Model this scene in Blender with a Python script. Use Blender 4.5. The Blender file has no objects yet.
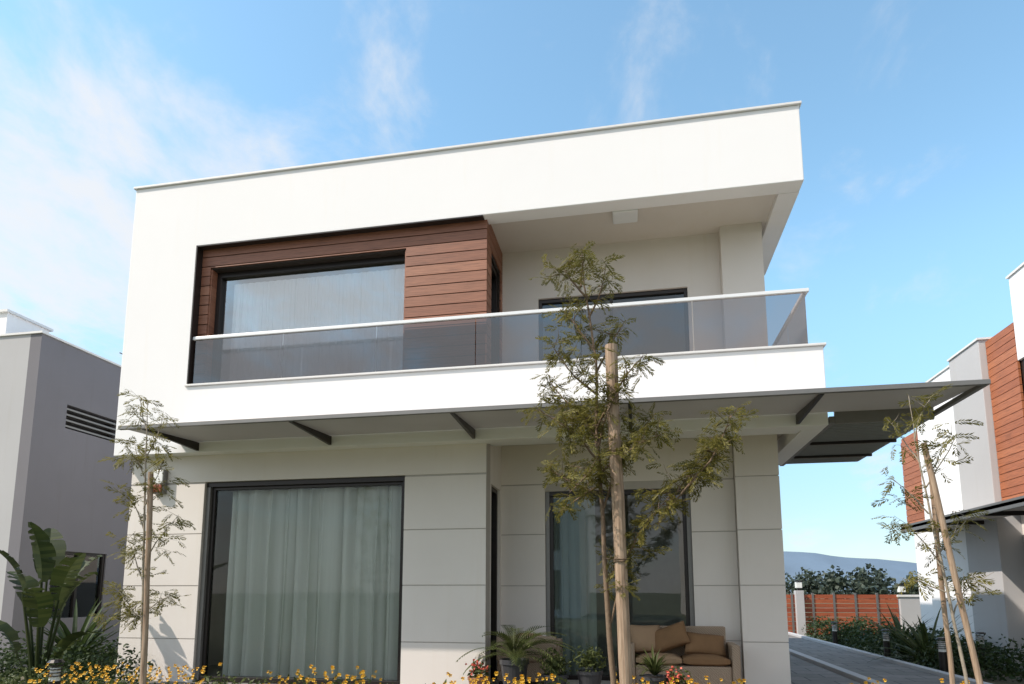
import bpy, bmesh, math, random
from mathutils import Vector, Matrix, noise
rnd = random.Random(7)
scene = bpy.context.scene
scene.view_settings.view_transform = 'Standard'
scene.view_settings.look = 'None'
scene.view_settings.exposure = 0

# ------------------------------------------------------------------ materials
def newmat(name):
    m = bpy.data.materials.new(name); m.use_nodes = True
    nt = m.node_tree
    return m, nt, nt.nodes, nt.links, nt.nodes['Principled BSDF']

def mixcol(N, L, fac, a, b):
    n = N.new('ShaderNodeMix'); n.data_type = 'RGBA'
    for s, v in ((n.inputs[0], fac), (n.inputs[6], a), (n.inputs[7], b)):
        if hasattr(v, 'links'): L.new(v, s)
        elif isinstance(v, (tuple, list)): s.default_value = (*v[:3], 1)
        else: s.default_value = v
    return n.outputs[2]

def noise_tex(N, L, scale, detail=4, rough=.55, vec=None, stretch=None):
    n = N.new('ShaderNodeTexNoise'); n.inputs['Scale'].default_value = scale
    n.inputs['Detail'].default_value = detail; n.inputs['Roughness'].default_value = rough
    tc = N.new('ShaderNodeTexCoord')
    src = tc.outputs['Object']
    if stretch:
        mp = N.new('ShaderNodeMapping'); mp.inputs['Scale'].default_value = stretch
        L.new(src, mp.inputs['Vector']); src = mp.outputs[0]
    L.new(src, n.inputs['Vector'])
    return n.outputs['Fac']

def ramp(N, L, fac, stops):
    r = N.new('ShaderNodeValToRGB')
    els = r.color_ramp.elements
    while len(els) < len(stops): els.new(.5)
    for e, (p, c) in zip(els, stops):
        e.position = p; e.color = (*c, 1) if isinstance(c, (tuple, list)) else (c, c, c, 1)
    L.new(fac, r.inputs[0]); return r.outputs[0]

def bump(N, L, B, h, strength, dist=.01):
    b = N.new('ShaderNodeBump'); b.inputs['Strength'].default_value = strength
    b.inputs['Distance'].default_value = dist
    L.new(h, b.inputs['Height']); L.new(b.outputs[0], B.inputs['Normal'])

def stucco(name, c, var=.06, streak=.05):
    m, nt, N, L, B = newmat(name)
    big = noise_tex(N, L, .7, 4, .6)
    st = noise_tex(N, L, 1.0, 4, .65, stretch=(5, 5, .35))
    d = tuple(v*(1-var*2.2) for v in c)
    a = mixcol(N, L, ramp(N, L, big, [(.35, 0.), (.75, 1.)]), c, d)
    dd = tuple(v*(1-streak*3)*k for v, k in zip(c, (1, .98, .94)))
    o = mixcol(N, L, ramp(N, L, st, [(.55, 0.), (.8, .7)]), a, dd)
    L.new(o, B.inputs['Base Color']); B.inputs['Roughness'].default_value = .85
    B.inputs['Specular IOR Level'].default_value = .25
    bump(N, L, B, noise_tex(N, L, 140, 2, .6), .25, .004)
    return m

def plain(name, c, rough=.5, metal=0, var=.1, scale=8, bmp=0.0, bscale=60):
    m, nt, N, L, B = newmat(name)
    nz = noise_tex(N, L, scale, 3)
    o = mixcol(N, L, nz, tuple(v*(1-var) for v in c), tuple(min(1, v*(1+var)) for v in c))
    L.new(o, B.inputs['Base Color']); B.inputs['Roughness'].default_value = rough
    B.inputs['Metallic'].default_value = metal
    if bmp: bump(N, L, B, noise_tex(N, L, bscale, 3), bmp, .01)
    return m

def wood_siding(name, c1, c2, pitch=.15, stretch=(.9, .9, 26)):
    m, nt, N, L, B = newmat(name)
    tc = N.new('ShaderNodeTexCoord'); sp = N.new('ShaderNodeSeparateXYZ'); L.new(tc.outputs['Object'], sp.inputs[0])
    dv = N.new('ShaderNodeMath'); dv.operation = 'DIVIDE'; L.new(sp.outputs[2], dv.inputs[0]); dv.inputs[1].default_value = pitch
    fl = N.new('ShaderNodeMath'); fl.operation = 'FLOOR'; L.new(dv.outputs[0], fl.inputs[0])
    wn = N.new('ShaderNodeTexWhiteNoise'); wn.noise_dimensions = '1D'; L.new(fl.outputs[0], wn.inputs['W'])
    grain = noise_tex(N, L, 3, 6, .7, stretch=stretch)
    base = mixcol(N, L, wn.outputs['Value'], c1, c2)
    g = ramp(N, L, grain, [(.3, .5), (.5, .95), (.7, 1.25)])
    mu = N.new('ShaderNodeMix'); mu.data_type = 'RGBA'; mu.blend_type = 'MULTIPLY'; mu.inputs[0].default_value = 1
    L.new(base, mu.inputs[6]); L.new(g, mu.inputs[7])
    L.new(mu.outputs[2], B.inputs['Base Color']); B.inputs['Roughness'].default_value = .5
    bump(N, L, B, grain, .3, .004)
    return m

def leafmat(name, c1, c2, scale=6, trans=.35):
    m, nt, N, L, B = newmat(name)
    nz = noise_tex(N, L, scale, 2)
    w = N.new('ShaderNodeTexWhiteNoise'); w.noise_dimensions = '1D'
    g = N.new('ShaderNodeNewGeometry'); L.new(g.outputs['Random Per Island'], w.inputs['W'])
    ad = N.new('ShaderNodeMath'); ad.operation = 'MULTIPLY_ADD'
    L.new(w.outputs['Value'], ad.inputs[0]); ad.inputs[1].default_value = .6
    sb = N.new('ShaderNodeMath'); sb.operation = 'MULTIPLY_ADD'; L.new(nz, sb.inputs[0]); sb.inputs[1].default_value = 1.; sb.inputs[2].default_value = -.3
    L.new(sb.outputs[0], ad.inputs[2])
    o = mixcol(N, L, ad.outputs[0], c1, c2)
    L.new(o, B.inputs['Base Color']); B.inputs['Roughness'].default_value = .55
    B.inputs['Specular IOR Level'].default_value = .3
    tr = N.new('ShaderNodeBsdfTranslucent'); L.new(o, tr.inputs[0])
    mx = N.new('ShaderNodeMixShader'); mx.inputs[0].default_value = trans
    L.new(B.outputs[0], mx.inputs[1]); L.new(tr.outputs[0], mx.inputs[2])
    L.new(mx.outputs[0], N['Material Output'].inputs[0])
    return m

def glass(name, tint, refl=1.0, ior=1.5, base=0.0, wav=.04):
    m, nt, N, L, B = newmat(name); N.remove(B)
    t = N.new('ShaderNodeBsdfTransparent'); t.inputs[0].default_value = (*tint, 1)
    g = N.new('ShaderNodeBsdfGlossy'); g.inputs['Roughness'].default_value = .01; g.inputs[0].default_value = (refl, refl, refl, 1)
    fr = N.new('ShaderNodeFresnel'); fr.inputs[0].default_value = ior
    ad = N.new('ShaderNodeMath'); ad.operation = 'ADD'; ad.use_clamp = True
    L.new(fr.outputs[0], ad.inputs[0]); ad.inputs[1].default_value = base
    bp = N.new('ShaderNodeBump'); bp.inputs['Strength'].default_value = wav; bp.inputs['Distance'].default_value = .02
    L.new(noise_tex(N, L, 1.6, 1), bp.inputs['Height']); L.new(bp.outputs[0], g.inputs['Normal'])
    mx = N.new('ShaderNodeMixShader'); L.new(ad.outputs[0], mx.inputs[0]); L.new(t.outputs[0], mx.inputs[1]); L.new(g.outputs[0], mx.inputs[2])
    L.new(mx.outputs[0], N['Material Output'].inputs[0])
    return m

def fabric(name, c, trans=.3, emphasise=.1):
    m, nt, N, L, B = newmat(name)
    nz = noise_tex(N, L, 1.5, 3, .6, stretch=(14, 1, .4))
    o = mixcol(N, L, nz, tuple(v*(1-emphasise) for v in c), tuple(min(1, v*(1+emphasise)) for v in c))
    L.new(o, B.inputs['Base Color']); B.inputs['Roughness'].default_value = .9
    tr = N.new('ShaderNodeBsdfTranslucent'); L.new(o, tr.inputs[0])
    mx = N.new('ShaderNodeMixShader'); mx.inputs[0].default_value = trans
    L.new(B.outputs[0], mx.inputs[1]); L.new(tr.outputs[0], mx.inputs[2])
    L.new(mx.outputs[0], N['Material Output'].inputs[0])
    return m

M = {}
M['white'] = stucco('white_render', (.90, .88, .875), .010, .008)
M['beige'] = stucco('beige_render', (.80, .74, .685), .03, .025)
M['joint'] = plain('joint_shadow_gap', (.50, .46, .42), .9)
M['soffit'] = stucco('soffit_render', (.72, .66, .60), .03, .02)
M['grey'] = stucco('grey_render', (.21, .20, .215), .04, .04)
M['ltgrey'] = stucco('light_grey_render', (.50, .49, .49), .03, .03)
M['wood'] = wood_siding('brown_wood_siding', (.25, .10, .058), (.37, .165, .098))
M['wood2'] = wood_siding('orange_wood_siding', (.38, .12, .05), (.48, .17, .075))
M['dark'] = plain('dark_frame_metal', (.028, .022, .02), .35, .3)
M['darkback'] = plain('dark_backing', (.03, .02, .015), .8)
M['steel'] = plain('grey_steel', (.22, .21, .20), .45, .5)
M['louvre'] = plain('louvre_grey', (.30, .31, .33), .5, .1)
M['alu'] = plain('white_aluminium', (.82, .82, .82), .35, .1, .03)
M['glass'] = glass('window_glass', (.95, .97, .96), 1, 1.4, .01)
M['uglass'] = glass('reflective_window_glass', (.92, .94, .95), 1, 1.45, .24, .10)
M['dglass'] = glass('tinted_window_glass', (.60, .66, .65), 1, 1.45, .04)
M['rail'] = glass('smoked_balustrade_glass', (.44, .405, .405), 1, 1.45, .09)
M['curt'] = fabric('green_curtain', (.82, .85, .79), .3, .10)
M['sheer'] = fabric('white_sheer_blind', (.95, .95, .96), .08, .02)
M['room'] = plain('room_interior', (.50, .48, .45), .9)
M['coping'] = plain('coping_stone', (.76, .74, .72), .6, 0, .05)
M['trunk'] = plain('young_bark', (.19, .13, .085), .9, 0, .35, 25, .4)
M['palebark'] = plain('pale_bark', (.32, .27, .21), .9, 0, .3, 25, .4)
M['leaf'] = leafmat('feathery_leaf', (.075, .075, .016), (.27, .23, .055), 5, .45)
M['leafdk'] = leafmat('shrub_leaf', (.018, .034, .012), (.06, .09, .025), 3, .25)
M['leafmid'] = leafmat('groundcover_leaf', (.04, .058, .018), (.13, .15, .045), 4, .3)
M['banana'] = leafmat('broad_leaf', (.018, .034, .010), (.075, .09, .026), 2, .3)
M['flower'] = plain('yellow_petal', (.75, .42, .03), .6, 0, .2)
M['red'] = plain('pink_petal', (.6, .12, .08), .6)
M['far'] = leafmat('distant_foliage', (.035, .05, .04), (.08, .10, .07), .3, .1)
M['potdk'] = plain('dark_ceramic', (.05, .05, .055), .35)
M['potcl'] = plain('terracotta', (.30, .14, .08), .8)
M['soil'] = plain('garden_soil', (.07, .05, .035), .95, 0, .4, 20, .5)
M['cush'] = plain('tan_cushion', (.22, .12, .055), .9, 0, .15, 12, .3, 200)
M['cush2'] = plain('beige_cushion', (.34, .22, .13), .9, 0, .1, 12, .3, 200)
M['orange'] = plain('siren_red_plastic', (.40, .08, .05), .4)
M['lamp'] = plain('lantern_opal', (.85, .85, .82), .3)
M['fence'] = wood_siding('red_fence_boards', (.32, .07, .03), (.42, .11, .045), .14)
M['bluehill'] = plain('haze_tinted_hillside', (.125, .175, .235), 1, 0, .3, .012)  # distance haze is painted into the blue-grey base colour

def mk_stake():
    m, nt, N, L, B = newmat('wooden_stake')
    g = noise_tex(N, L, 4, 8, .7, stretch=(14, 14, .8))
    o = ramp(N, L, g, [(.3, (.17, .11, .07)), (.5, (.34, .235, .16)), (.7, (.48, .36, .26))])
    L.new(o, B.inputs['Base Color']); B.inputs['Roughness'].default_value = .85
    bump(N, L, B, g, .5, .01); return m
M['stake'] = mk_stake()

def mk_wicker(c):
    m, nt, N, L, B = newmat('wicker_weave')
    tc = N.new('ShaderNodeTexCoord')
    w1 = N.new('ShaderNodeTexWave'); w1.bands_direction = 'Z'; w1.inputs['Scale'].default_value = 28; w1.inputs['Distortion'].default_value = .6
    w2 = N.new('ShaderNodeTexWave'); w2.bands_direction = 'DIAGONAL'; w2.inputs['Scale'].default_value = 20; w2.inputs['Distortion'].default_value = .6
    for w in (w1, w2): L.new(tc.outputs['Object'], w.inputs['Vector'])
    mu = N.new('ShaderNodeMath'); mu.operation = 'MULTIPLY'; L.new(w1.outputs['Fac'], mu.inputs[0]); L.new(w2.outputs['Fac'], mu.inputs[1])
    o = mixcol(N, L, mu.outputs[0], tuple(v*.55 for v in c), c)
    L.new(o, B.inputs['Base Color']); B.inputs['Roughness'].default_value = .6
    bump(N, L, B, mu.outputs[0], .8, .01); return m
M['wicker'] = mk_wicker((.62, .46, .33))

def mk_canopy():
    m, nt, N, L, B = newmat('canopy_panel')
    nz = noise_tex(N, L, 1.2, 5)
    o = mixcol(N, L, nz, (.46, .44, .43), (.56, .54, .52))
    L.new(o, B.inputs['Base Color']); B.inputs['Roughness'].default_value = .5
    tr = N.new('ShaderNodeBsdfTranslucent'); L.new(o, tr.inputs[0])
    mx = N.new('ShaderNodeMixShader'); mx.inputs[0].default_value = .25
    L.new(B.outputs[0], mx.inputs[1]); L.new(tr.outputs[0], mx.inputs[2])
    L.new(mx.outputs[0], N['Material Output'].inputs[0]); return m
M['poly'] = mk_canopy()

def mk_pave():
    m, nt, N, L, B = newmat('stone_paving')
    tc = N.new('ShaderNodeTexCoord')
    br = N.new('ShaderNodeTexBrick'); L.new(tc.outputs['Object'], br.inputs['Vector'])
    br.inputs['Scale'].default_value = 1; br.inputs['Brick Width'].default_value = .6; br.inputs['Row Height'].default_value = .4
    br.inputs['Mortar Size'].default_value = .012
    br.inputs['Color1'].default_value = (.17, .155, .14, 1); br.inputs['Color2'].default_value = (.23, .21, .195, 1); br.inputs['Mortar'].default_value = (.07, .065, .06, 1)
    nz = noise_tex(N, L, 6, 6, .7)
    mu = N.new('ShaderNodeMix'); mu.data_type = 'RGBA'; mu.blend_type = 'MULTIPLY'; mu.inputs[0].default_value = 1
    L.new(br.outputs[0], mu.inputs[6]); L.new(ramp(N, L, nz, [(.3, .75), (.7, 1.1)]), mu.inputs[7])
    L.new(mu.outputs[2], B.inputs['Base Color']); B.inputs['Roughness'].default_value = .85
    return m
M['pave'] = mk_pave()

def mk_ground():
    m, nt, N, L, B = newmat('lawn_and_soil')
    n1 = noise_tex(N, L, .25, 6, .6); n2 = noise_tex(N, L, 18, 4, .7)
    a = mixcol(N, L, n2, (.04, .055, .015), (.11, .13, .045))
    o = mixcol(N, L, ramp(N, L, n1, [(.45, 0.), (.62, 1.)]), a, (.15, .12, .08))
    L.new(o, B.inputs['Base Color']); B.inputs['Roughness'].default_value = .95
    bump(N, L, B, n2, .6, .03); return m
M['ground'] = mk_ground()

# ------------------------------------------------------------------ mesh builder
class MB:
    def __init__(s): s.v = []; s.f = []; s.m = []; s.mats = []
    def mi(s, mat):
        if mat not in s.mats: s.mats.append(mat)
        return s.mats.index(mat)
    def add(s, vs, fs, mat):
        o = len(s.v); s.v += [tuple(a) for a in vs]; k = s.mi(mat)
        for f in fs: s.f.append(tuple(i+o for i in f)); s.m.append(k)
    def box(s, x0, x1, y0, y1, z0, z1, mat):
        s.add([(x0,y0,z0),(x1,y0,z0),(x1,y1,z0),(x0,y1,z0),(x0,y0,z1),(x1,y0,z1),(x1,y1,z1),(x0,y1,z1)],
              [(0,3,2,1),(4,5,6,7),(0,1,5,4),(1,2,6,5),(2,3,7,6),(3,0,4,7)], mat)
    def prism(s, pts, y0, y1, mat):
        n = len(pts)
        vs = [(x, y0, z) for x, z in pts] + [(x, y1, z) for x, z in pts]
        fs = [tuple(range(n)), tuple(range(2*n-1, n-1, -1))] + [(i, i+n, (i+1) % n+n, (i+1) % n) for i in range(n)]
        s.add(vs, fs, mat)
    def tube(s, pts, rad, mat, n=7, cap=True):
        pts = [Vector(p) for p in pts]; vs = []; fs = []
        for i, p in enumerate(pts):
            d = (pts[min(i+1, len(pts)-1)]-pts[max(i-1, 0)]).normalized()
            u = d.orthogonal() if abs(d.z) < .9 else d.cross(Vector((0, 1, 0)))
            u.normalize(); w = d.cross(u)
            for k in range(n):
                a = 2*math.pi*k/n; vs.append(p+(u*math.cos(a)+w*math.sin(a))*rad[i])
        for i in range(len(pts)-1):
            for k in range(n):
                fs.append((i*n+k, i*n+(k+1) % n, (i+1)*n+(k+1) % n, (i+1)*n+k))
        if cap:
            fs.append(tuple(range(n-1, -1, -1))); fs.append(tuple(range((len(pts)-1)*n, len(pts)*n)))
        s.add(vs, fs, mat)
    def lathe(s, c, prof, mat, n=20):
        vs = []; fs = []
        for r, z in prof:
            for k in range(n):
                a = 2*math.pi*k/n; vs.append((c[0]+r*math.cos(a), c[1]+r*math.sin(a), c[2]+z))
        for i in range(len(prof)-1):
            for k in range(n): fs.append((i*n+k, i*n+(k+1) % n, (i+1)*n+(k+1) % n, (i+1)*n+k))
        fs.append(tuple(range(n-1, -1, -1))); fs.append(tuple(range((len(prof)-1)*n, len(prof)*n)))
        s.add(vs, fs, mat)
    def blade(s, base, az, elev, length, width, droop, mat, seg=5, fold=.0):
        p = Vector(base); vs = []; fs = []; e = elev
        side = Vector((-math.sin(az), math.cos(az), 0))
        for i in range(seg+1):
            t = i/seg; w = width*math.sin(math.pi*min(1, .12+t*.88))*.5+.001
            nrm = Vector((-math.cos(az)*math.sin(e), -math.sin(az)*math.sin(e), math.cos(e)))
            vs += [p-side*w+nrm*fold*w, p-nrm*0, p+side*w+nrm*fold*w]
            p = p+Vector((math.cos(az)*math.cos(e), math.sin(az)*math.cos(e), math.sin(e)))*(length/seg)
            e -= droop/seg
        for i in range(seg):
            a = i*3; fs += [(a, a+1, a+4, a+3), (a+1, a+2, a+5, a+4)]
        s.add(vs, fs, mat)
    def build(s, name, parent=None, bevel=0, smooth=False, recalc=True):
        me = bpy.data.meshes.new(name); me.from_pydata(s.v, [], s.f)
        for m in s.mats: me.materials.append(m)
        me.polygons.foreach_set('material_index', s.m)
        if recalc:
            bm = bmesh.new(); bm.from_mesh(me); bmesh.ops.recalc_face_normals(bm, faces=bm.faces); bm.to_mesh(me); bm.free()
        if smooth: me.polygons.foreach_set('use_smooth', [True]*len(me.polygons))
        me.update()
        o = bpy.data.objects.new(name, me); scene.collection.objects.link(o)
        if parent: o.parent = parent
        if bevel:
            b = o.modifiers.new('bevel', 'BEVEL'); b.width = bevel; b.segments = 2; b.limit_method = 'ANGLE'
        return o
def empty(name):
    o = bpy.data.objects.new(name, None); scene.collection.objects.link(o); return o
def one(fn, name, parent=None, bevel=0, smooth=False, recalc=True):
    b = MB(); fn(b); return b.build(name, parent, bevel, smooth, recalc)

def curtain(name, x0, x1, y, z0, z1, mat, parent, fold=.16, amp=.045, seed=1, irr=1.0):
    nx = int((x1-x0)/.010); nz = 10; vs = []; fs = []
    ph = 0; phs = []
    for i in range(nx+1):
        n_ = noise.noise(Vector((i*.035, seed, 0)))
        ph += .010/fold*2*math.pi*(.9+irr*1.3*n_); phs.append(ph)
    for j in range(nz+1):
        t = j/nz
        for i in range(nx+1):
            x = x0+(x1-x0)*i/nx
            k = amp*(.5+.5*(1-t))*(1+irr*1.1*noise.noise(Vector((i*.03, seed+5, t*.7))))
            a = phs[i]+.7*irr*noise.noise(Vector((x*2, t*1.5, seed)))
            vs.append((x+.012*math.sin(2*a), y+k*(math.sin(a)+.25*math.sin(2.3*a+seed)), z0+(z1-z0)*t))
    for j in range(nz):
        for i in range(nx):
            a = j*(nx+1)+i; fs.append((a, a+1, a+nx+2, a+nx+1))
    b = MB(); b.add(vs, fs, mat); return b.build(name, parent, smooth=True, recalc=False)

# ------------------------------------------------------------------ MAIN HOUSE
H = empty('modern_white_house')
def f(b):
    b.prism([(-7.36,3.15),(2.29,3.15),(2.29,4.12),(-6.24,4.12),(-6.24,6.28),(2.2,6.28),(2.2,7.31),(-7.36,7.31)], 8.0, 8.25, M['white'])
one(f, 'upper_facade_frame', H, .008)
def f(b):
    b.box(1.95,2.2,8.25,10.5,6.28,7.31,M['white'])
    b.box(-7.36,-7.1,8.25,16,3.15,7.31,M['white'])
    b.box(2.05,2.29,8.25,10.5,3.15,4.12,M['white'])
    b.box(-7.1,1.9,15.8,16,-.2,7.3,M['white'])
one(f, 'upper_side_walls', H)
def f(b):
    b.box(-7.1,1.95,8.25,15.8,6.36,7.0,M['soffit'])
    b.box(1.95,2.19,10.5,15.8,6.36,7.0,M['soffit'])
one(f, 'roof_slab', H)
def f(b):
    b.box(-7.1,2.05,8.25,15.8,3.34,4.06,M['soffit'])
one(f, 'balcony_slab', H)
def f(b):
    b.box(-7.385,2.225,7.97,8.28,7.312,7.345,M['coping'])
    b.box(1.93,2.225,8.28,10.52,7.312,7.345,M['coping'])
    b.box(-7.385,-7.08,8.28,16,7.312,7.345,M['coping'])
    b.box(-6.27,2.32,7.972,8.26,4.122,4.15,M['coping'])
    b.box(2.03,2.32,8.26,10.5,4.122,4.15,M['coping'])
one(f, 'copings', H, .004)
def f(b):
    b.box(-6.245,-6.225,7.99,8.12,4.16,6.28,M['dark'])
    b.box(-6.225,-1.9,7.995,8.10,6.262,6.279,M['dark'])
one(f, 'opening_trim', H)
ZC = [-.2,.56,1.29,2.02,2.74]
def course(b, x0, x1, y, zs, mat, g=.012, t=.014):
    for a, c in zip(zs[:-1], zs[1:]):
        b.box(x0, x1, y, y+t, a+g/2, c-g/2, mat)
def f(b):
    y = 8.2
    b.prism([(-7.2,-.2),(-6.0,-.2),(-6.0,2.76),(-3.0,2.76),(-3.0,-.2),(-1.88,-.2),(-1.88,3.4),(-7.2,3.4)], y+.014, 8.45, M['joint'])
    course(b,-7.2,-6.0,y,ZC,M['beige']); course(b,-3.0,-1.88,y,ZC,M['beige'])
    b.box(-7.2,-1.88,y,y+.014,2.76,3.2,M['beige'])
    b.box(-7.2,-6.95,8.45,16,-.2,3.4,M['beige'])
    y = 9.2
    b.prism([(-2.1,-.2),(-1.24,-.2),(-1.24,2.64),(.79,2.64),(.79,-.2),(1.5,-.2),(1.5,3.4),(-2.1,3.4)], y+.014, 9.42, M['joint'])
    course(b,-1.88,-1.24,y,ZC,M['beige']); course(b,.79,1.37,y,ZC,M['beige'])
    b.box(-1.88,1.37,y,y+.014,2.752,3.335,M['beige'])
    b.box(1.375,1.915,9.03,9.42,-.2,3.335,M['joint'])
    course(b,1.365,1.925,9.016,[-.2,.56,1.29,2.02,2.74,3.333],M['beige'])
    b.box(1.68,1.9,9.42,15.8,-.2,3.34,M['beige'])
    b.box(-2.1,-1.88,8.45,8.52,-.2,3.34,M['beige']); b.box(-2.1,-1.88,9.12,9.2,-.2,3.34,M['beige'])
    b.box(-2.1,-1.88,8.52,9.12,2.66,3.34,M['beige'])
one(f, 'ground_floor_walls', H)
one(lambda b: b.box(-1.86,2.05,8.25,8.47,3.17,3.34,M['white']), 'recess_beam', H)
def f(b):
    D = M['dark']
    b.box(-6.0,-3.0,8.25,8.40,2.69,2.76,D); b.box(-6.0,-5.94,8.25,8.40,0.0,2.69,M['steel']); b.box(-3.04,-3.0,8.25,8.40,0,2.69,D)
    b.box(-5.94,-3.04,8.25,8.40,-.02,.05,D)
    b.box(-5.94,-5.89,8.30,8.37,.05,2.69,D); b.box(-3.08,-3.04,8.30,8.37,.05,2.69,D); b.box(-5.89,-3.08,8.30,8.37,2.65,2.69,D)
    y=9.24
    b.box(-1.24,-1.18,y,y+.1,0,2.64,M['steel']); b.box(.73,.79,y,y+.1,0,2.64,M['steel']); b.box(-1.18,.73,y,y+.1,2.57,2.64,D); b.box(-1.18,.73,y,y+.1,0,.06,D)
    b.box(-1.18,-1.13,y+.03,y+.07,.06,2.57,D); b.box(.68,.73,y+.03,y+.07,.06,2.57,D); b.box(-.26,-.21,y+.02,y+.08,.06,2.57,D)
    b.box(-2.02,-1.92,8.52,8.57,0,2.66,D); b.box(-2.02,-1.92,9.07,9.12,0,2.66,D); b.box(-2.02,-1.92,8.57,9.07,2.6,2.66,D)
    b.box(-6.08,-3.03,8.26,8.36,5.88,5.98,D); b.box(-6.08,-5.98,8.26,8.36,4.1,5.88,D); b.box(-3.07,-3.03,8.26,8.36,4.1,5.88,D)
    b.box(-5.98,-3.07,8.28,8.35,4.1,4.16,D)
    y=9.24
    b.box(-1.32,-1.27,y,y+.1,4.08,5.58,D); b.box(.81,.86,y,y+.1,4.08,5.58,D); b.box(-1.27,.81,y,y+.1,5.52,5.58,D); b.box(-.26,-.21,y,y+.1,4.08,5.52,D)
    b.box(-2.02,-1.92,8.42,8.48,4.08,5.95,D); b.box(-2.02,-1.92,9.02,9.08,4.08,5.95,D); b.box(-2.02,-1.92,8.48,9.02,5.88,5.95,D)
one(f, 'window_frames', H, .004)
def f(b):
    def q(x0,x1,y,z0,z1,m): b.add([(x0,y,z0),(x1,y,z0),(x1,y,z1),(x0,y,z1)],[(0,1,2,3)],m)
    def qx(x,y0,y1,z0,z1,m): b.add([(x,y0,z0),(x,y1,z0),(x,y1,z1),(x,y0,z1)],[(0,1,2,3)],m)
    q(-5.89,-3.08,8.33,.05,2.65,M['glass'])
    q(-1.13,-.26,9.28,.06,2.57,M['dglass']); q(-.21,.68,9.28,.06,2.57,M['dglass'])
    qx(-1.97,8.57,9.07,0,2.6,M['dglass'])
    q(-5.98,-3.07,8.315,4.16,5.88,M['uglass'])
    q(-1.27,-.26,9.28,4.08,5.52,M['dglass']); q(-.21,.81,9.28,4.08,5.52,M['dglass'])
    qx(-1.97,8.48,9.02,4.08,5.88,M['dglass'])
one(f, 'window_panes', H, recalc=False)
curtain('green_curtain', -5.74,-3.0,8.48,.02,2.66,M['curt'],H,.21,.08,3,1.0)
curtain('sheer_curtain', -5.86,-3.0,8.375,4.08,5.82,M['sheer'],H,.10,.02,5,.15)
curtain('back_door_curtain', -1.15,-.55,9.45,.02,2.6,M['curt'],H,.14,.045,8,.8)
def f(b):
    R_ = M['room']
    b.box(-6.95,1.68,8.46,15.8,-.06,0.0,R_)
    b.box(-6.95,1.68,11.0,11.1,0,3.34,R_); b.box(-7.1,1.88,11.0,11.1,4.06,6.36,R_)
    b.box(-2.32,-2.12,9.45,11,0,3.34,R_)
one(f, 'interior_partitions', H)
def f(b):
    W = M['wood']; pitch=.15; g=.014
    b.prism([(-6.24,4.06),(-6.08,4.06),(-6.08,5.98),(-3.03,5.98),(-3.03,4.06),(-1.89,4.06),(-1.89,6.36),(-6.24,6.36)],8.14,8.36,M['darkback'])
    k=27
    while k*pitch < 6.36:
        a=max(k*pitch+g/2,4.061); c=min((k+1)*pitch-g/2,6.358)
        if c>a:
            if a>=5.98: b.box(-6.222,-1.87,8.12,8.139,a,c,W)
            elif c>5.98:
                b.prism([(-6.222,a),(-6.08,a),(-6.08,5.98),(-3.03,5.98),(-3.03,a),(-1.87,a),(-1.87,c),(-6.222,c)],8.12,8.139,W)
            else:
                b.box(-6.222,-6.08,8.12,8.139,a,c,W); b.box(-3.03,-1.87,8.12,8.139,a,c,W)
            if a>5.95: b.box(-1.889,-1.87,8.139,9.2,a,c,W)
            else:
                b.box(-1.889,-1.87,8.139,8.42,a,c,W); b.box(-1.889,-1.87,9.08,9.2,a,c,W)
        k+=1
    b.box(-6.08,-6.06,8.14,8.26,4.1,5.96,W); b.box(-6.06,-3.05,8.14,8.26,5.96,5.979,M['darkback']); b.box(-3.05,-3.031,8.14,8.26,4.1,5.96,W)
    b.box(-2.1,-1.89,8.36,8.42,4.06,6.36,M['darkback']); b.box(-2.1,-1.89,9.08,9.2,4.06,6.36,M['darkback']); b.box(-2.1,-1.89,8.42,9.08,5.95,6.36,M['darkback'])
one(f, 'wood_cladding', H)
def f(b):
    y=9.2
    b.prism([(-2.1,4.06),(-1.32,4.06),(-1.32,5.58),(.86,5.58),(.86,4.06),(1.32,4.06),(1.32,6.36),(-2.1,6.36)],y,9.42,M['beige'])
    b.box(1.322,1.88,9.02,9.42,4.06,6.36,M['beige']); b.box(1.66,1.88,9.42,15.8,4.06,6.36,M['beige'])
one(f, 'upper_recess_walls', H)
def f(b):
    G=M['rail']; xs=[-6.20,-4.8,-3.4,-2.0,-.6,.8,2.14]
    for a,c in zip(xs[:-1],xs[1:]): b.add([(a+.006,8.045,4.165),(c-.006,8.045,4.165),(c-.006,8.045,4.83),(a+.006,8.045,4.83)],[(0,1,2,3)],G)
    for a,c in ((8.07,9.0),(9.01,9.95)): b.add([(2.14,a,4.155),(2.14,c,4.155),(2.14,c,4.83),(2.14,a,4.83)],[(0,1,2,3)],G)
one(f, 'balustrade_glass', H, recalc=False)
def f(b):
    A=M['alu']
    b.box(-6.22,2.18,8.02,8.075,4.83,4.875,A); b.box(2.12,2.175,8.075,10.0,4.83,4.875,A)
    b.box(-6.22,2.15,8.025,8.065,4.151,4.165,A)
one(f, 'balustrade_rail', H, .005)
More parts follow.
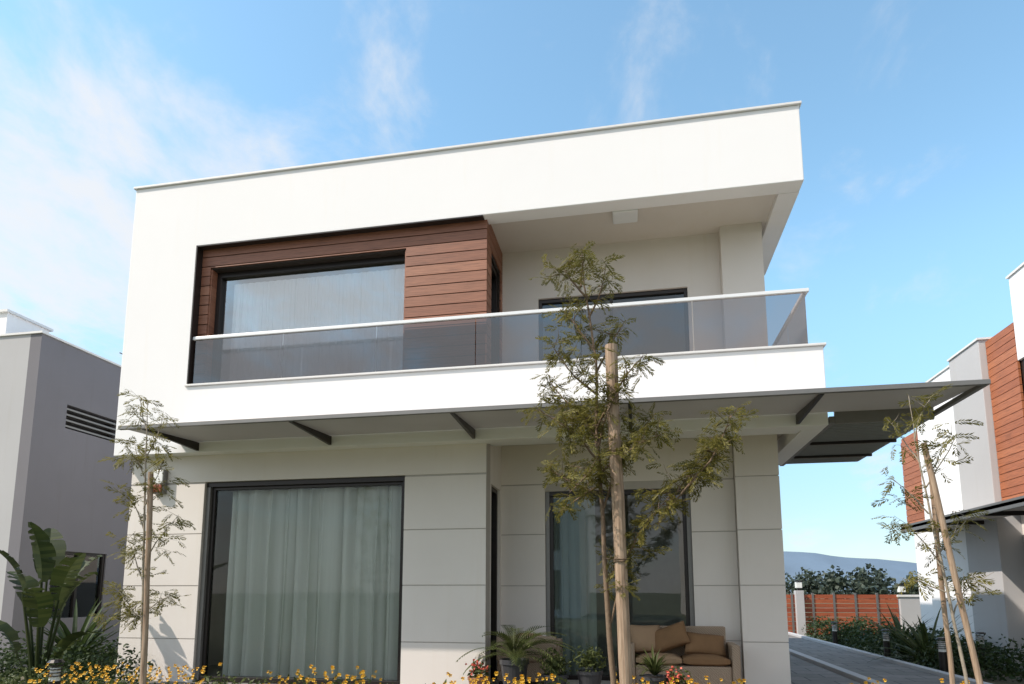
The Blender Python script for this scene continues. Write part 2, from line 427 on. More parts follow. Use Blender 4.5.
def f(b):
    S=M['steel']
    b.box(-6.3,3.47,6.88,6.93,3.215,3.265,S)
    b.box(3.42,3.47,6.93,10.75,3.215,3.265,S); b.box(2.3,3.42,10.70,10.75,3.215,3.265,S)
    for x in (-6.0,-4.0,-2.0,0.0,1.95):
        b.add([(x-.02,6.95,3.215),(x+.02,6.95,3.215),(x+.02,8.0,3.17),(x-.02,8.0,3.17),(x-.02,6.95,3.236),(x+.02,6.95,3.236),(x+.02,8.0,3.29),(x-.02,8.0,3.29)],
              [(0,3,2,1),(4,5,6,7),(0,1,5,4),(1,2,6,5),(2,3,7,6),(3,0,4,7)],M['dark'])
    for y in (9.1,10.0): b.box(2.36,3.42,y,y+.04,3.15,3.19,M['dark'])
    b.box(2.36,3.42,7.996,8.026,3.16,3.31,M['steel'])
    b.box(2.3,2.36,8.0,10.7,3.17,3.25,S)
one(f,'canopy_frame',H,.003)
def f(b):
    b.add([(-6.3,6.93,3.245),(3.42,6.93,3.245),(3.42,7.995,3.30),(-6.3,7.995,3.30),(-6.3,6.93,3.257),(3.42,6.93,3.257),(3.42,7.995,3.312),(-6.3,7.995,3.312)],
          [(0,3,2,1),(4,5,6,7),(0,1,5,4),(1,2,6,5),(2,3,7,6),(3,0,4,7)],M['poly'])
one(f,'canopy_panel',H)
def f(b):
    y=8.04
    while y<10.66:
        b.box(2.37,3.41,y,y+.022,3.185,3.235,M['louvre']); y+=.085
    b.box(2.37,3.41,8.03,10.69,3.245,3.26,M['poly'])
one(f,'canopy_louvres',H)
one(lambda b:(b.box(-.17,.17,8.26,8.56,6.27,6.36,M['alu'])),'ceiling_light',H,.02)
def f(b):
    b.box(-6.78,-6.60,8.12,8.2,2.60,2.95,M['steel']); b.box(-6.77,-6.61,8.10,8.12,2.74,2.94,M['lamp']); b.box(-6.76,-6.62,8.095,8.12,2.62,2.73,M['orange'])
one(f,'alarm_siren_box',None,.01)
one(lambda b:(b.box(-7.6,3.0,7.35,9.0,-.2,-.02,M['pave']),b.box(1.95,3.0,9.0,16,-.2,-.03,M['pave'])),'terrace',None,.01)

# ------------------------------------------------------------------ left neighbour house
H2 = empty('grey_neighbour_house')
def f(b):
    G=M['grey']; X=-11
    b.box(X-.25,X,10.0,10.7,-.2,6.1,G); b.box(X-.25,X,12.0,18,-.2,6.1,G)
    b.box(X-.25,X,10.7,12.0,4.9,6.1,G); b.box(X-.25,X,10.7,12.0,2.0,4.42,G); b.box(X-.25,X,10.7,12.0,-.2,.7,G)
    b.box(-20,X-.25,10.0,10.25,-.2,6.1,M['ltgrey'])
    b.box(-20,X-.25,10.25,18,5.8,6.0,G); b.box(-20,X-.25,18,18.2,-.2,6.1,G)
    b.box(-20,-12.2,10.3,11.25,6.0,6.75,M['white'])
one(f,'walls',H2)
def f(b):
    b.box(-20,-10.97,9.97,10.28,6.1,6.14,M['coping']); b.box(-11.28,-10.97,10.28,18,6.1,6.14,M['coping']); b.box(-20,-12.15,10.25,11.3,6.75,6.8,M['coping'])
one(f,'copings',H2)
def f(b):
    for i in range(4):
        z=4.45+i*.115; b.box(-11.12,-11.0,10.7,12.0,z,z+.035,M['steel'])
    b.box(-11.2,-11.18,10.7,12.0,4.42,4.9,M['dark'])
    b.box(-11.1,-11.03,10.7,10.76,.7,2.0,M['dark']); b.box(-11.1,-11.03,11.94,12.0,.7,2.0,M['dark']); b.box(-11.1,-11.03,10.76,11.94,1.94,2.0,M['dark']); b.box(-11.1,-11.03,11.3,11.36,.7,1.94,M['dark'])
    b.box(-11.075,-11.07,10.76,11.94,.7,1.94,M['dglass'])
    b.box(-11.6,-11.5,10.5,12.2,.5,2.2,M['dark'])
one(f,'windows',H2)
one(lambda b:(b.tube([(-11.2,12.2,6.1),(-11.2,12.2,6.6)],[.012,.01],M['steel']),b.box(-11.21,-11.19,12.1,12.3,6.5,6.52,M['steel'])),'aerial',H2)

# ------------------------------------------------------------------ right neighbour house
H3 = empty('white_and_wood_neighbour_house')
def f(b):
    W=M['white']; X=7.0
    b.box(X,12,15.2,17.35,-.2,6.15,W)
    b.box(X+.02,12,17.35,18.4,2.85,5.2,M['wood2'])
    b.box(X+.1,12,17.35,18.3,-.2,2.85,W)
    b.box(X-.12,12,13.95,15.2,-.2,6.2,M['ltgrey'])
    b.box(X+.3,12,12.95,13.95,-.2,6.2,M['beige'])
    b.box(X,12,6,12.95,5.4,7.0,W); b.box(X,12,6,12.95,2.75,3.1,W); b.box(X,X+.25,12.5,12.95,-.2,2.75,M['ltgrey'])
    b.box(X+.6,12,6,12.95,3.1,5.4,M['beige'])
    b.box(X+.9,12,6,12.5,-.2,2.75,M['beige'])
one(f,'walls',H3,.01)
def f(b):
    k=19
    while k*.15<6.1:
        b.box(7.0,7.28,12.96,13.94,k*.15+.006,(k+1)*.15-.006,M['wood2']); k+=1
    b.box(7.04,7.3,12.96,13.94,2.85,6.1,M['darkback'])
    k=19
    while k*.15<5.1:
        b.box(7.0,7.018,17.36,18.4,k*.15+.006,(k+1)*.15-.006,M['wood2']); k+=1
one(f,'wood_cladding',H3)
def f(b):
    b.box(7.05,7.15,6,12.94,3.1,5.4,M['dark'])
    b.box(7.04,7.045,10.2,12.80,3.2,4.95,M['dglass'])
    b.box(7.80,7.88,7,12.4,0,2.6,M['dark']); b.box(7.78,7.79,7.1,12.3,0.05,2.5,M['dglass'])
one(f,'windows',H3)
def f(b):
    b.box(6.1,6.98,10.5,16.4,2.62,2.68,M['poly']); b.box(6.1,6.15,10.5,16.4,2.56,2.72,M['steel'])
    for y in (11.2,12.8,14.4,16.0): b.box(6.15,6.98,y,y+.05,2.54,2.62,M['dark'])
one(f,'canopy',H3)
one(lambda b:(b.box(6.97,12,15.2,17.38,6.15,6.19,M['coping']),b.box(6.85,12,13.92,15.2,6.2,6.24,M['coping']),b.box(6.97,12,6,12.98,7.0,7.04,M['coping'])),'copings',H3)

# ------------------------------------------------------------------ ground, path, fence, hills
def f(b):
    b.add([(-3000,-1500,-.2),(3000,-1500,-.2),(3000,3500,-.2),(-3000,3500,-.2)],[(0,1,2,3)],M['ground'])
one(f,'ground',None)
one(lambda b:b.box(3.25,4.5,4,21.5,-.2,-.06,M['pave']),'garden_path',None)
one(lambda b:(b.box(3.1,3.245,4,21.5,-.2,0.0,M['ltgrey']),b.box(4.505,4.63,4,21.5,-.2,0.0,M['ltgrey'])),'path_kerb',None,.01)
F_ = empty('wooden_boundary_fence')
def f(b):
    for i in range(8):
        for k in range(9):
            x=3.0+i*.62
            if x>7.8: continue
            b.box(x+.03,x+.59,22,22.03,-.12+k*.14,-.12+k*.14+.125,M['fence'])
        b.box(3.0+i*.62-.03,3.0+i*.62+.03,21.97,22.05,-.2,1.18,M['steel'])
one(f,'panels',F_)
def f(b):
    b.box(7.95,12,21.9,22.15,-.2,1.05,M['ltgrey']); b.box(7.9,12,21.87,22.18,1.05,1.12,M['coping'])
    b.box(4.95,5.2,21.85,22.1,-.2,1.25,M['ltgrey'])
one(f,'boundary_wall',None,.01)
def lantern(x,y,z0):
    def f(b):
        b.box(x-.05,x+.05,y-.05,y+.05,z0,z0+.08,M['dark'])
        b.box(x-.09,x+.09,y-.09,y+.09,z0+.08,z0+.28,M['lamp'])
        b.box(x-.11,x+.11,y-.11,y+.11,z0+.28,z0+.32,M['dark'])
    one(f,'wall_lantern',None,.01)
lantern(5.08,21.98,1.25); lantern(8.05,22.0,1.12)
def bollard(x,y):
    def f(b):
        b.lathe((x,y,-.2),[(.06,0),(.06,.45)],M['dark'],12)
        b.lathe((x,y,.25),[(.055,0),(.055,.04),(.05,.05),(.05,.14)],M['lamp'],12)
        for k in range(4): b.lathe((x,y,.3+k*.035),[(.075,0),(.075,.008)],M['dark'],12)
        b.lathe((x,y,.445),[(.085,0),(.06,.03)],M['dark'],12)
    one(f,'garden_bollard_light',None)
for x,y in ((4.82,17.5),(4.85,14.2),(4.85,11.8),(-6.2,6.2),(6.2,13.5)): bollard(x,y)

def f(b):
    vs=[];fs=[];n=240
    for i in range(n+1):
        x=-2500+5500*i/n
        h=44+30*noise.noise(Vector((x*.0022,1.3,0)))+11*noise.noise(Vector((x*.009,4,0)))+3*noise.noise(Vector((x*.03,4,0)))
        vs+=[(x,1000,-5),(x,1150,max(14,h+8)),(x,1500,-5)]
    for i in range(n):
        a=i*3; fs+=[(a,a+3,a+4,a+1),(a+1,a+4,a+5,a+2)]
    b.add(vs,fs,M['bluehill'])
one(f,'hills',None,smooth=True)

def leafcloud(b, c, r, n, size, mat, rg, asp=.5, shell=.5):
    for i in range(n):
        d=Vector((rg.gauss(0,1),rg.gauss(0,1),rg.gauss(0,1))).normalized()*(shell+(1-shell)*rg.random())
        if noise.noise(Vector((d.x*2.2+c[0],d.y*2.2+c[1],d.z*2.2)))<-.22: continue
        p=Vector((c[0]+d.x*r[0],c[1]+d.y*r[1],c[2]+d.z*r[2]))
        u=Vector((rg.gauss(0,1),rg.gauss(0,1),rg.gauss(0,.7))).normalized(); w=u.orthogonal().normalized()
        w=(w*math.cos(i)+u.cross(w)*math.sin(i)); s=size*(.6+.8*rg.random())
        b.add([p-u*s*.5,p+w*s*asp*.5,p+u*s*.5,p-w*s*asp*.5],[(0,1,2,3)],mat)
def f(b):
    rg=random.Random(4); x=-150
    while x<170:
        h=1.6+2.3*rg.random()**1.5; w=2+2.5*rg.random(); y=125+rg.random()*25
        leafcloud(b,(x,y,h*.7+.2),(w,3,h),300,.8,M['far'],rg,.8,.2); x+=w*.45
one(f,'distant_treeline',None,recalc=False)

# ------------------------------------------------------------------ young trees
def frond(b, p, az, el, L, mat, rg):
    d=Vector((math.cos(az)*math.cos(el),math.sin(az)*math.cos(el),math.sin(el)))
    n=int(L/.017); pos=Vector(p); side=Vector((-math.sin(az),math.cos(az),0))
    tw=rg.uniform(-1.2,1.2); side=(side*math.cos(tw)+Vector((0,0,1))*math.sin(tw)).normalized()
    for i in range(n):
        t=i/n; d=(d+Vector((0,0,-.06))).normalized(); pos=pos+d*(L/n)
        l=.055*(math.sin(math.pi*(.2+.75*t)))*rg.uniform(.6,1.2)
        for s in (-1,1):
            q=side*s*.6+d*.8+Vector((rg.uniform(-.2,.2),rg.uniform(-.2,.2),-.3*rg.random())); q.normalize()
            w=d.cross(q).normalized().cross(q)*.0055
            b.add([pos,pos+q*l*.5+w,pos+q*l,pos+q*l*.5-w],[(0,1,2,3)],mat)
def limb_pts(a,c,rg,n=6,sag=.06):
    a=Vector(a);c=Vector(c);L=(c-a).length;out=[]
    k=Vector((rg.uniform(-1,1),rg.uniform(-1,1),rg.uniform(-.2,.6)))*sag*L
    for i in range(n+1):
        t=i/n; out.append(a.lerp(c,t)+k*math.sin(math.pi*t)+Vector((rg.uniform(-1,1),rg.uniform(-1,1),rg.uniform(-1,1)))*.012*L*(0<i<n))
    return out
def young_tree(name, base, trunk, limbs, stakes, seed, r0=.028, dens=1.0, bark='trunk'):
    rg=random.Random(seed); T=empty(name); bx,by=base
    wb=MB(); lb=MB()
    P=[Vector((bx+x,by+y,z)) for x,y,z in trunk]
    pts=[]
    for i in range(len(P)-1):
        for k in range(4): pts.append(P[i].lerp(P[i+1],k/4)+Vector((rg.uniform(-1,1),rg.uniform(-1,1),0))*.004)
    pts.append(P[-1]); n=len(pts)
    wb.tube(pts,[r0*(1-.85*(i/(n-1))) for i in range(n)],M[bark],8)
    def twig(a,c,r,lvl):
        lp=limb_pts(a,c,rg,6,.10); m=len(lp)
        wb.tube(lp,[r*(1-.75*i/(m-1)) for i in range(m)],M[bark],5,False)
        L=(Vector(c)-Vector(a)).length
        if lvl==0:
            k=max(4,int(L*15*dens))
            for j in range(k):
                t=.2+.8*(j+rg.random())/k; t=min(t,.999); i=min(m-2,int(t*(m-1))); q=lp[i].lerp(lp[i+1],t*(m-1)-i)
                az=rg.uniform(0,6.283); el=rg.uniform(-.3,1.1); l=rg.uniform(.10,.30)*(1.15-t*.5)
                twig(q,q+Vector((math.cos(az)*math.cos(el),math.sin(az)*math.cos(el),math.sin(el)))*l,r*.35,1)
        k=max(3,int(L*(34 if lvl else 10)*dens))
        for j in range(k):
            t=(.15 if lvl else .45)+(.85 if lvl else .55)*(j+rg.random())/k; t=min(t,.999); i=min(m-2,int(t*(m-1))); q=lp[i].lerp(lp[i+1],t*(m-1)-i)
            frond(lb,q,rg.uniform(0,6.283),rg.uniform(-.8,.7),rg.uniform(.09,.19),M['leaf'],rg)
    for a,c in limbs:
        twig((bx+a[0],by+a[1],a[2]),(bx+c[0],by+c[1],c[2]),r0*.42,0)
    wb.build('trunk_and_limbs',T,smooth=True); lb.build('foliage',T,recalc=False)
    for (a,c,r,mt) in stakes:
        sb=MB(); A=Vector((bx+a[0],by+a[1],a[2]));Cc=Vector((bx+c[0],by+c[1],c[2]))
        ps=[A.lerp(Cc,i/8)+Vector((rg.uniform(-1,1),rg.uniform(-1,1),0))*.004*(i>0) for i in range(9)]
        sb.tube(ps,[r*rg.uniform(.95,1.05) for _ in ps],mt,12)
        sb.build('support_stake',T,smooth=False)
        if r>.03:
            tb=MB()
            for zt in (1.45,2.35):
                t=(zt-A.z)/(Cc.z-A.z); q=A.lerp(Cc,t)
                for dz in (0,.018): tb.tube([(q.x+math.cos(k*.628)*(r+.005),q.y+math.sin(k*.628)*(r+.005),zt+dz) for k in range(11)],[.006]*11,M['trunk'],5,False)
                tb.tube([(q.x-r,q.y+.02,zt+.02),(bx-.245,by,zt+.03)],[.006,.006],M['trunk'],5)
            tb.build('tree_tie',T)
    return T,rg
young_tree('young_acacia_tree',(0,5.5),
  [(-.17,0,-.2),(-.19,0,.5),(-.235,0,1.2),(-.25,0,1.9),(-.29,.02,2.6),(-.28,0,3.2),(-.36,0,3.8),(-.40,0,4.2)],
  [((-.2,0,.95),(.32,-.1,2.0)),((.25,-.08,1.85),(.80,-.15,2.62)),((.2,-.08,1.75),(.62,.1,2.35)),
   ((-.24,0,1.9),(.22,.15,2.75)),((-.25,0,2.0),(-.72,.1,2.3)),((-.27,0,2.3),(-.78,-.15,2.75)),((-.28,0,2.5),(-.72,.2,3.1)),
   ((-.28,0,2.6),(.12,-.2,3.15)),((-.28,0,2.9),(-.66,-.1,3.35)),((-.28,0,3.1),(-.02,.1,3.6)),((-.3,0,3.3),(-.6,.1,3.75)),
   ((-.34,0,3.6),(-.18,-.1,4.0)),((-.36,0,3.8),(-.56,0,4.1)),((-.4,0,3.9),(-.36,0,4.2)),((-.27,0,2.2),(.3,-.2,2.5)),((-.27,0,2.4),(-.5,-.3,2.0)),((-.26,0,2.1),(-.6,-.2,1.85)),
   ((-.23,0,1.3),(-.02,.1,1.6)),((.6,-.12,2.35),(.75,0,2.3)),((-.27,0,2.45),(-.05,-.2,2.9)),((-.27,0,2.35),(-.45,.25,2.9))],
  [((-.07,-.09,-.2),(-.15,-.09,3.30),.052,M['stake'])],11,.028,1.2)
young_tree('young_acacia_tree',(-4.62,5.5),
  [(.1,0,-.2),(.06,0,.6),(0,0,1.4),(-.05,0,2.1),(-.08,0,2.7),(-.1,0,3.1)],
  [((0,0,1.3),(-.3,.1,1.75)),((0,0,1.5),(.26,.1,1.95)),((-.03,0,1.8),(-.36,0,2.2)),((-.05,0,2.0),(.2,-.1,2.45)),
   ((-.06,0,2.3),(-.3,.1,2.7)),((-.08,0,2.5),(.08,0,2.95)),((-.09,0,2.8),(-.2,0,3.15)),((.05,0,.9),(-.3,0,1.25)),((.05,0,1.0),(.32,.1,1.2)),((.05,0,1.0),(-.35,0,.95))],
  [((.17,-.06,-.2),(.05,-.06,2.35),.025,M['stake'])],23,.018,1.0,'palebark')
young_tree('young_acacia_tree',(2.3,5.5),
  [(.14,0,-.2),(.1,0,.6),(.02,0,1.3),(-.05,0,1.9),(-.1,0,2.4),(-.12,0,2.75)],
  [((0,0,1.4),(-.26,.1,1.8)),((0,0,1.5),(.28,.1,1.8)),((-.05,0,1.8),(-.3,0,2.1)),((-.06,0,2.0),(.16,-.1,2.4)),
   ((-.08,0,2.2),(-.26,.1,2.6)),((-.1,0,2.4),(.06,0,2.75)),((.05,0,1.0),(.36,0,1.35)),((.02,0,1.2),(-.2,0,1.3))],
  [((.26,-.05,-.2),(-.06,-.05,2.35),.022,M['stake']),((.05,.08,-.2),(.02,.08,2.2),.018,M['stake'])],37,.016,.85,'palebark')

# ------------------------------------------------------------------ shrubs & plants
def f(b):
    rg=random.Random(9); x=-7.6
    while x<3.0:
        h=.30+.1*rg.random(); y=6.4+rg.uniform(-.25,.25)
        leafcloud(b,(x,y,h*.4-.08),(.32,.35,h*.75),300,.06,M['leafmid'],rg,.4,.3); x+=.17
one(f,'groundcover_bed',None,recalc=False)
def f(b):
    rg=random.Random(19)
    for i in range(1000):
        x=rg.uniform(-7.2,3.0)
        if noise.noise(Vector((x*1.1,3,0)))<-.12: continue
        y=6.4+rg.uniform(-.45,.4); z=.26+rg.uniform(-.1,.15); sc=rg.uniform(.6,1.15)
        for k in range(5):
            a=k*1.256+rg.random(); s=.017*sc
            b.add([(x,y,z),(x+s*math.cos(a-.5),y+s*math.sin(a-.5),z+.008),(x+s*1.3*math.cos(a),y+s*1.3*math.sin(a),z+.012),(x+s*math.cos(a+.5),y+s*math.sin(a+.5),z+.008)],[(0,1,2,3)],M['flower'])
            b.add([(x,y-.001,z),(x+s*math.cos(a-.5),y-.01,z+s*math.sin(a-.5)),(x+s*1.2*math.cos(a),y-.012,z+s*1.2*math.sin(a)),(x+s*math.cos(a+.5),y-.01,z+s*math.sin(a+.5))],[(0,1,2,3)],M['flower'])
one(f,'yellow_flowers',None,recalc=False)
def f(b):
    rg=random.Random(5)
    for i in range(26):
        x=rg.uniform(-9.8,-6.6); y=rg.uniform(6.8,9.2)
        leafcloud(b,(x,y,.1),(.4,.4,.34+.2*rg.random()),420,.065,M['leafdk'],rg,.5,.4)
one(f,'garden_shrubs',None,recalc=False)
def f(b):
    rg=random.Random(6)
    for i in range(60):
        x=rg.uniform(5.0,7.0); y=rg.uniform(9.5,20)
        leafcloud(b,(x,y,.0),(.45,.45,.28+.22*rg.random()),320,.08,M['leafdk'],rg,.5,.4)
    for i in range(14):
        x=rg.uniform(5.0,6.8); y=rg.uniform(19.5,21.5); leafcloud(b,(x,y,.1),(.4,.4,.45),240,.08,M['leafdk'],rg,.5,.4)
one(f,'garden_shrubs',None,recalc=False)
def spiky(name,c,n,L,w,mat,seed,el=(.3,1.4),droop=.9):
    rg=random.Random(seed)
    def f(b):
        for i in range(n):
            b.blade((c[0]+rg.uniform(-.03,.03),c[1]+rg.uniform(-.03,.03),c[2]),rg.uniform(0,6.283),rg.uniform(*el),L*rg.uniform(.7,1.1),w,droop*rg.uniform(.5,1.4),mat,6,.25)
    return one(f,name,None,recalc=False)
spiky('spiky_cordyline_plant',(5.2,13.2,-.15),80,1.25,.05,M['leafmid'],3)
spiky('spiky_cordyline_plant',(5.5,15.2,-.15),60,1.2,.05,M['leafdk'],4)
spiky('spiky_cordyline_plant',(-8.1,8.4,.1),60,1.15,.06,M['leafdk'],5)
B_=empty('banana_plant')
def f(b):
    rg=random.Random(12); bx,by=-7.45,7.2
    specs=[(3.0,1.35,1.3,.34,1.1),(2.4,1.45,1.75,.36,.7),(.3,1.4,1.25,.34,1.0),(4.0,1.4,1.55,.34,.9),(5.3,1.35,1.1,.32,1.2),(1.2,1.4,1.45,.34,.9),(3.4,1.15,.8,.28,1.3),(.0,1.1,.7,.28,1.3),(4.7,1.52,1.7,.34,.6),(5.9,1.3,1.5,.3,1.0)]
    for az,el,st,w,dr in specs:
        d=Vector((math.cos(az)*math.cos(el),math.sin(az)*math.cos(el),math.sin(el)))
        p0=Vector((bx,by,-.2)); p1=p0+d*(st*.9)
        b.tube([p0,p0.lerp(p1,.5)+Vector((0,0,.03)),p1],[.03,.022,.014],M['banana'],6)
        seg=18; p=p1.copy(); e=el; side=Vector((-math.sin(az),math.cos(az),0)); L=.68+.15*rg.random()
        prev=None
        for i in range(seg+1):
            t=i/seg; wd=w*.5*(math.sin(math.pi*(.08+.9*t))**.7)*rg.uniform(.92,1.05)
            up=Vector((-math.cos(az)*math.sin(e),-math.sin(az)*math.sin(e),math.cos(e)))
            cur=(p.copy(),p-side*wd+up*wd*.35,p+side*wd+up*wd*.35)
            if prev:
                for s in (1,2):
                    g=.93 if rg.random()<.3 else 1; dn=Vector((0,0,.05*rg.random()*(g<1)))
                    b.add([prev[0],cur[0],prev[s].lerp(cur[s],g)-dn,prev[s]-dn],[(0,1,2,3)],M['banana'])
            prev=cur
            p=p+Vector((math.cos(az)*math.cos(e),math.sin(az)*math.cos(e),math.sin(e)))*(L/seg); e-=dr/seg
one(f,'leaves',B_,recalc=False)

def pot(name,c,r,h,mat,plant):
    P=empty(name)
    def f(b):
        b.lathe(c,[(r*.68,0),(r*.98,h*.86),(r*1.06,h*.87),(r*1.06,h),(r*.94,h),(r*.92,h*.93)],mat,24)
        b.lathe((c[0],c[1],c[2]+h*.9),[(r*.9,0),(r*.9,.005)],M['soil'],16)
    one(f,'pot',P)
    rg=random.Random(int(c[0]*100)+500); b=MB(); top=(c[0],c[1],c[2]+h)
    if plant=='palm':
        for i in range(30):
            az=rg.uniform(0,6.283); el=rg.uniform(.4,1.35); L=rg.uniform(.6,.85); e=el; p=Vector(top); pts=[p.copy()]
            for k in range(18):
                p=p+Vector((math.cos(az)*math.cos(e),math.sin(az)*math.cos(e),math.sin(e)))*L/18; e-=.08; pts.append(p.copy())
                if k>1:
                    for s in (-1,1):
                        b.blade(p,az+s*.8,e+.1,.14*math.sin(math.pi*min(.95,k/18+.1))+.03,.015,.4,M['leafmid'],2)
            b.tube(pts,[.006-.0002*i for i in range(len(pts))],M['leafmid'],4,False)
    elif plant=='flower':
        leafcloud(b,(top[0],top[1],top[2]+.07),(.15,.15,.12),260,.05,M['leafmid'],rg,.5,.2)
        for i in range(40):
            q=(top[0]+rg.uniform(-.13,.13),top[1]+rg.uniform(-.15,.05),top[2]+rg.uniform(.02,.2))
            leafcloud(b,q,(.01,.01,.01),4,.03,M['red'],rg,.9)
    elif plant=='bush':
        leafcloud(b,(top[0],top[1],top[2]+.12),(.2,.2,.2),600,.05,M['leafmid'],rg,.5,.2)
    else:
        for i in range(70): b.blade(top,rg.uniform(0,6.283),rg.uniform(.5,1.4),rg.uniform(.24,.42),.022,rg.uniform(.5,1.6),M['leafmid'],4,.2)
    b.build('plant',P,recalc=False)
pot('potted_palm',(-1.45,7.9,-.02),.17,.42,M['potdk'],'palm')
pot('potted_flowers',(-1.85,7.75,-.02),.13,.22,M['potcl'],'flower')
pot('potted_shrub',(-.95,7.85,-.02),.15,.26,M['potdk'],'bush')
pot('potted_shrub',(-.55,7.95,-.02),.15,.30,M['potdk'],'bush')
pot('potted_grass',(.20,7.9,-.02),.19,.26,M['potdk'],'grass')
pot('potted_flowers',(.45,7.7,-.02),.12,.2,M['potcl'],'flower')

def cushion(name,c,s,rot,mat,parent):
    bm=bmesh.new(); bmesh.ops.create_cube(bm,size=2); bmesh.ops.subdivide_edges(bm,edges=bm.edges,cuts=7,use_grid_fill=True)
    for v in bm.verts:
        x,y,z=v.co; k=(1-abs(x)**3.2*.75)*(1-abs(y)**3.2*.75)
        v.co=Vector((x*s[0]*(1-.06*(1-abs(y))),y*s[1]*(1-.06*(1-abs(x))),z*s[2]*(.25+.75*k)+.01*noise.noise(Vector((x*2,y*2,z)))))
    bm.transform(Matrix.Translation(c)@rot)
    me=bpy.data.meshes.new(name); bm.to_mesh(me); bm.free(); me.materials.append(mat)
    me.polygons.foreach_set('use_smooth',[True]*len(me.polygons))
    o=bpy.data.objects.new(name,me); scene.collection.objects.link(o); o.parent=parent; return o
def rx(a,b=0,c=0): return Matrix.Rotation(c,4,'Z')@Matrix.Rotation(b,4,'Y')@Matrix.Rotation(a,4,'X')
S=empty('wicker_sofa')
def f(b):
    W=M['wicker']
    b.box(-.02,1.14,8.45,9.0,.06,.30,W); b.box(-.02,1.14,8.9,9.0,.30,.76,W)
    b.box(-.10,-.02,8.42,9.0,.02,.56,W); b.box(1.14,1.24,8.42,9.0,.02,.56,W)
    for x in (-.08,1.16):
        for y in (8.44,8.92): b.box(x,x+.05,y,y+.05,-.02,.05,M['dark'])
one(f,'frame',S,.02)
cushion('seat_cushion',(.27,8.68,.36),(.28,.26,.075),rx(0),M['cush2'],S)
cushion('seat_cushion',(.84,8.68,.36),(.28,.26,.075),rx(0),M['cush'],S)
cushion('throw_pillow',(.12,8.78,.60),(.20,.18,.08),rx(1.15,0,.2),M['cush2'],S)
cushion('throw_pillow',(.42,8.74,.62),(.24,.15,.08),rx(1.1,-.35,-.2),M['cush'],S)
cushion('throw_pillow',(.85,8.72,.54),(.25,.15,.08),rx(.9,.1,.1),M['cush'],S)
S=empty('wicker_armchair')
def f(b):
    W=M['wicker']
    b.box(-1.78,-1.0,8.45,9.0,.06,.32,W); b.box(-1.78,-1.0,8.40,8.50,.321,.64,W)
    b.box(-1.10,-.98,8.50,9.0,.321,.58,W); b.box(-1.80,-1.68,8.50,9.0,.321,.58,W)
    for x in (-1.76,-1.06):
        for y in (8.46,8.94): b.box(x,x+.05,y,y+.05,-.02,.06,M['dark'])
one(f,'frame',S,.02)
cushion('seat_cushion',(-1.39,8.75,.38),(.27,.22,.07),rx(0),M['cush2'],S)
cushion('back_cushion',(-1.39,8.6,.54),(.25,.07,.13),rx(0),M['cush2'],S)

# ------------------------------------------------------------------ across the street (seen in reflections)
H4=empty('opposite_house')
def f(b):
    b.box(-12,-3,-26,-18,-.2,6.5,M['white']); b.box(3,13,-27,-19,-.2,6.8,M['beige'])
    for x in (-11,-8,-5,4,7.5,11):
        for z in (.3,3.6): b.box(x-.9,x+.9,-18.02 if x<0 else -19.02,-17.95 if x<0 else -18.95,z,z+2.1,M['dark'])
one(f,'walls',H4)

# ------------------------------------------------------------------ world & sun
sun_dir=Vector((-.59,-.35,.73)).normalized()   # towards the sun
elev=math.asin(sun_dir.z)
w=bpy.data.worlds.new('World'); scene.world=w; w.use_nodes=True
N=w.node_tree.nodes; L=w.node_tree.links; bg=N['Background']
sky=N.new('ShaderNodeTexSky'); sky.sky_type='NISHITA'; sky.sun_disc=False
sky.sun_elevation=elev; sky.sun_rotation=math.atan2(sun_dir.x,sun_dir.y)
sky.air_density=1.0; sky.dust_density=.5; sky.ozone_density=1.0
def math_(op,a,b=None,c=None,clamp=False):
    n=N.new('ShaderNodeMath'); n.operation=op; n.use_clamp=clamp
    for i,v in enumerate((a,b,c)):
        if v is None: continue
        if hasattr(v,'links'): L.new(v,n.inputs[i])
        else: n.inputs[i].default_value=v
    return n.outputs[0]
def mrange(src,a,b_,c,d,smooth=True):
    n=N.new('ShaderNodeMapRange'); n.interpolation_type='SMOOTHSTEP' if smooth else 'LINEAR'; L.new(src,n.inputs[0])
    for i,v in enumerate((a,b_,c,d)): n.inputs[i+1].default_value=v
    return n.outputs[0]
tc=N.new('ShaderNodeTexCoord')
nm=N.new('ShaderNodeVectorMath'); nm.operation='NORMALIZE'; L.new(tc.outputs['Generated'],nm.inputs[0])
sp=N.new('ShaderNodeSeparateXYZ'); L.new(nm.outputs[0],sp.inputs[0])
gn=N.new('ShaderNodeMix'); gn.data_type='RGBA'; gn.blend_type='MULTIPLY'; gn.inputs[0].default_value=1
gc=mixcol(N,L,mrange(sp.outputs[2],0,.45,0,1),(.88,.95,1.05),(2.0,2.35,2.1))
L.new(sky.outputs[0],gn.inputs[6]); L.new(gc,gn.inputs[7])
zz=math_('ADD',math_('MAXIMUM',sp.outputs[2],0.0),.35)
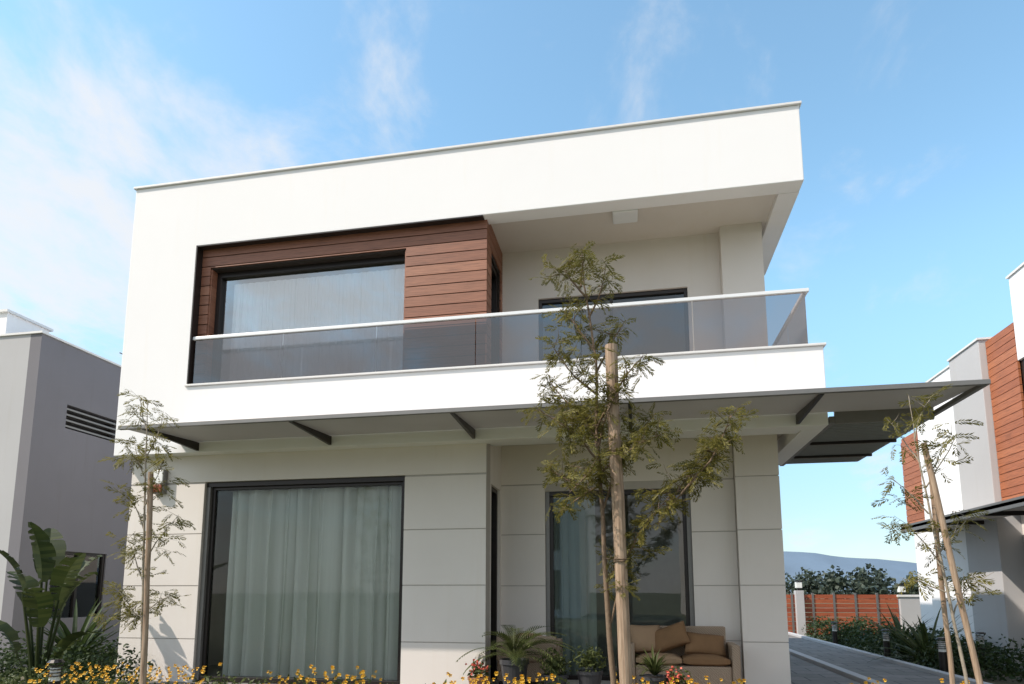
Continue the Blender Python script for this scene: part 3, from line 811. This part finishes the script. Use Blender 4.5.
cb=N.new('ShaderNodeCombineXYZ'); L.new(math_('DIVIDE',sp.outputs[0],zz),cb.inputs[0]); L.new(math_('DIVIDE',sp.outputs[1],zz),cb.inputs[1])
mp=N.new('ShaderNodeMapping'); mp.inputs['Location'].default_value=(.0,.05,0); mp.inputs['Rotation'].default_value=(0,0,.5); mp.inputs['Scale'].default_value=(1.3,1.0,1); L.new(cb.outputs[0],mp.inputs[0])
nz=N.new('ShaderNodeTexNoise'); nz.inputs['Scale'].default_value=3.4; nz.inputs['Detail'].default_value=9; nz.inputs['Roughness'].default_value=.6; nz.inputs['Distortion'].default_value=.25
L.new(mp.outputs[0],nz.inputs['Vector'])
dt=N.new('ShaderNodeVectorMath'); dt.operation='DOT_PRODUCT'; L.new(nm.outputs[0],dt.inputs[0]); dt.inputs[1].default_value=(-.73,.62,.29)
dens=math_('ADD',nz.outputs['Fac'],mrange(dt.outputs['Value'],.86,1.0,0,.25))
dens=math_('ADD',dens,mrange(sp.outputs[2],0,.3,.03,0))
dens=math_('ADD',dens,mrange(sp.outputs[1],-.5,.1,.28,0))  # unseen cloud bank behind the camera, added as neutral fill for the facade
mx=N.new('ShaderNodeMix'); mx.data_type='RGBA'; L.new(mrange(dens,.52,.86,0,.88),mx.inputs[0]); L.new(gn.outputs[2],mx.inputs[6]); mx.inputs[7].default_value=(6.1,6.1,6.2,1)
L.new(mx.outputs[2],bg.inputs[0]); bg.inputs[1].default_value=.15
sl=bpy.data.lights.new('sun','SUN'); sl.energy=4.9; sl.angle=math.radians(.5); sl.color=(1,.91,.81)
so=bpy.data.objects.new('sun',sl); scene.collection.objects.link(so); so.rotation_euler=(-sun_dir).to_track_quat('-Z','Y').to_euler()

# ------------------------------------------------------------------ camera
p=math.radians(7.9); yaw=math.radians(10.6)
cam=bpy.data.cameras.new('camera'); co=bpy.data.objects.new('camera',cam); scene.collection.objects.link(co)
co.location=(0,0,1.2); co.rotation_euler=(math.pi/2+p,0,yaw)
cam.sensor_width=36; cam.lens=650/1024*36; cam.shift_y=(502-342)/1024; cam.clip_end=6000; cam.clip_start=.05
scene.camera=co
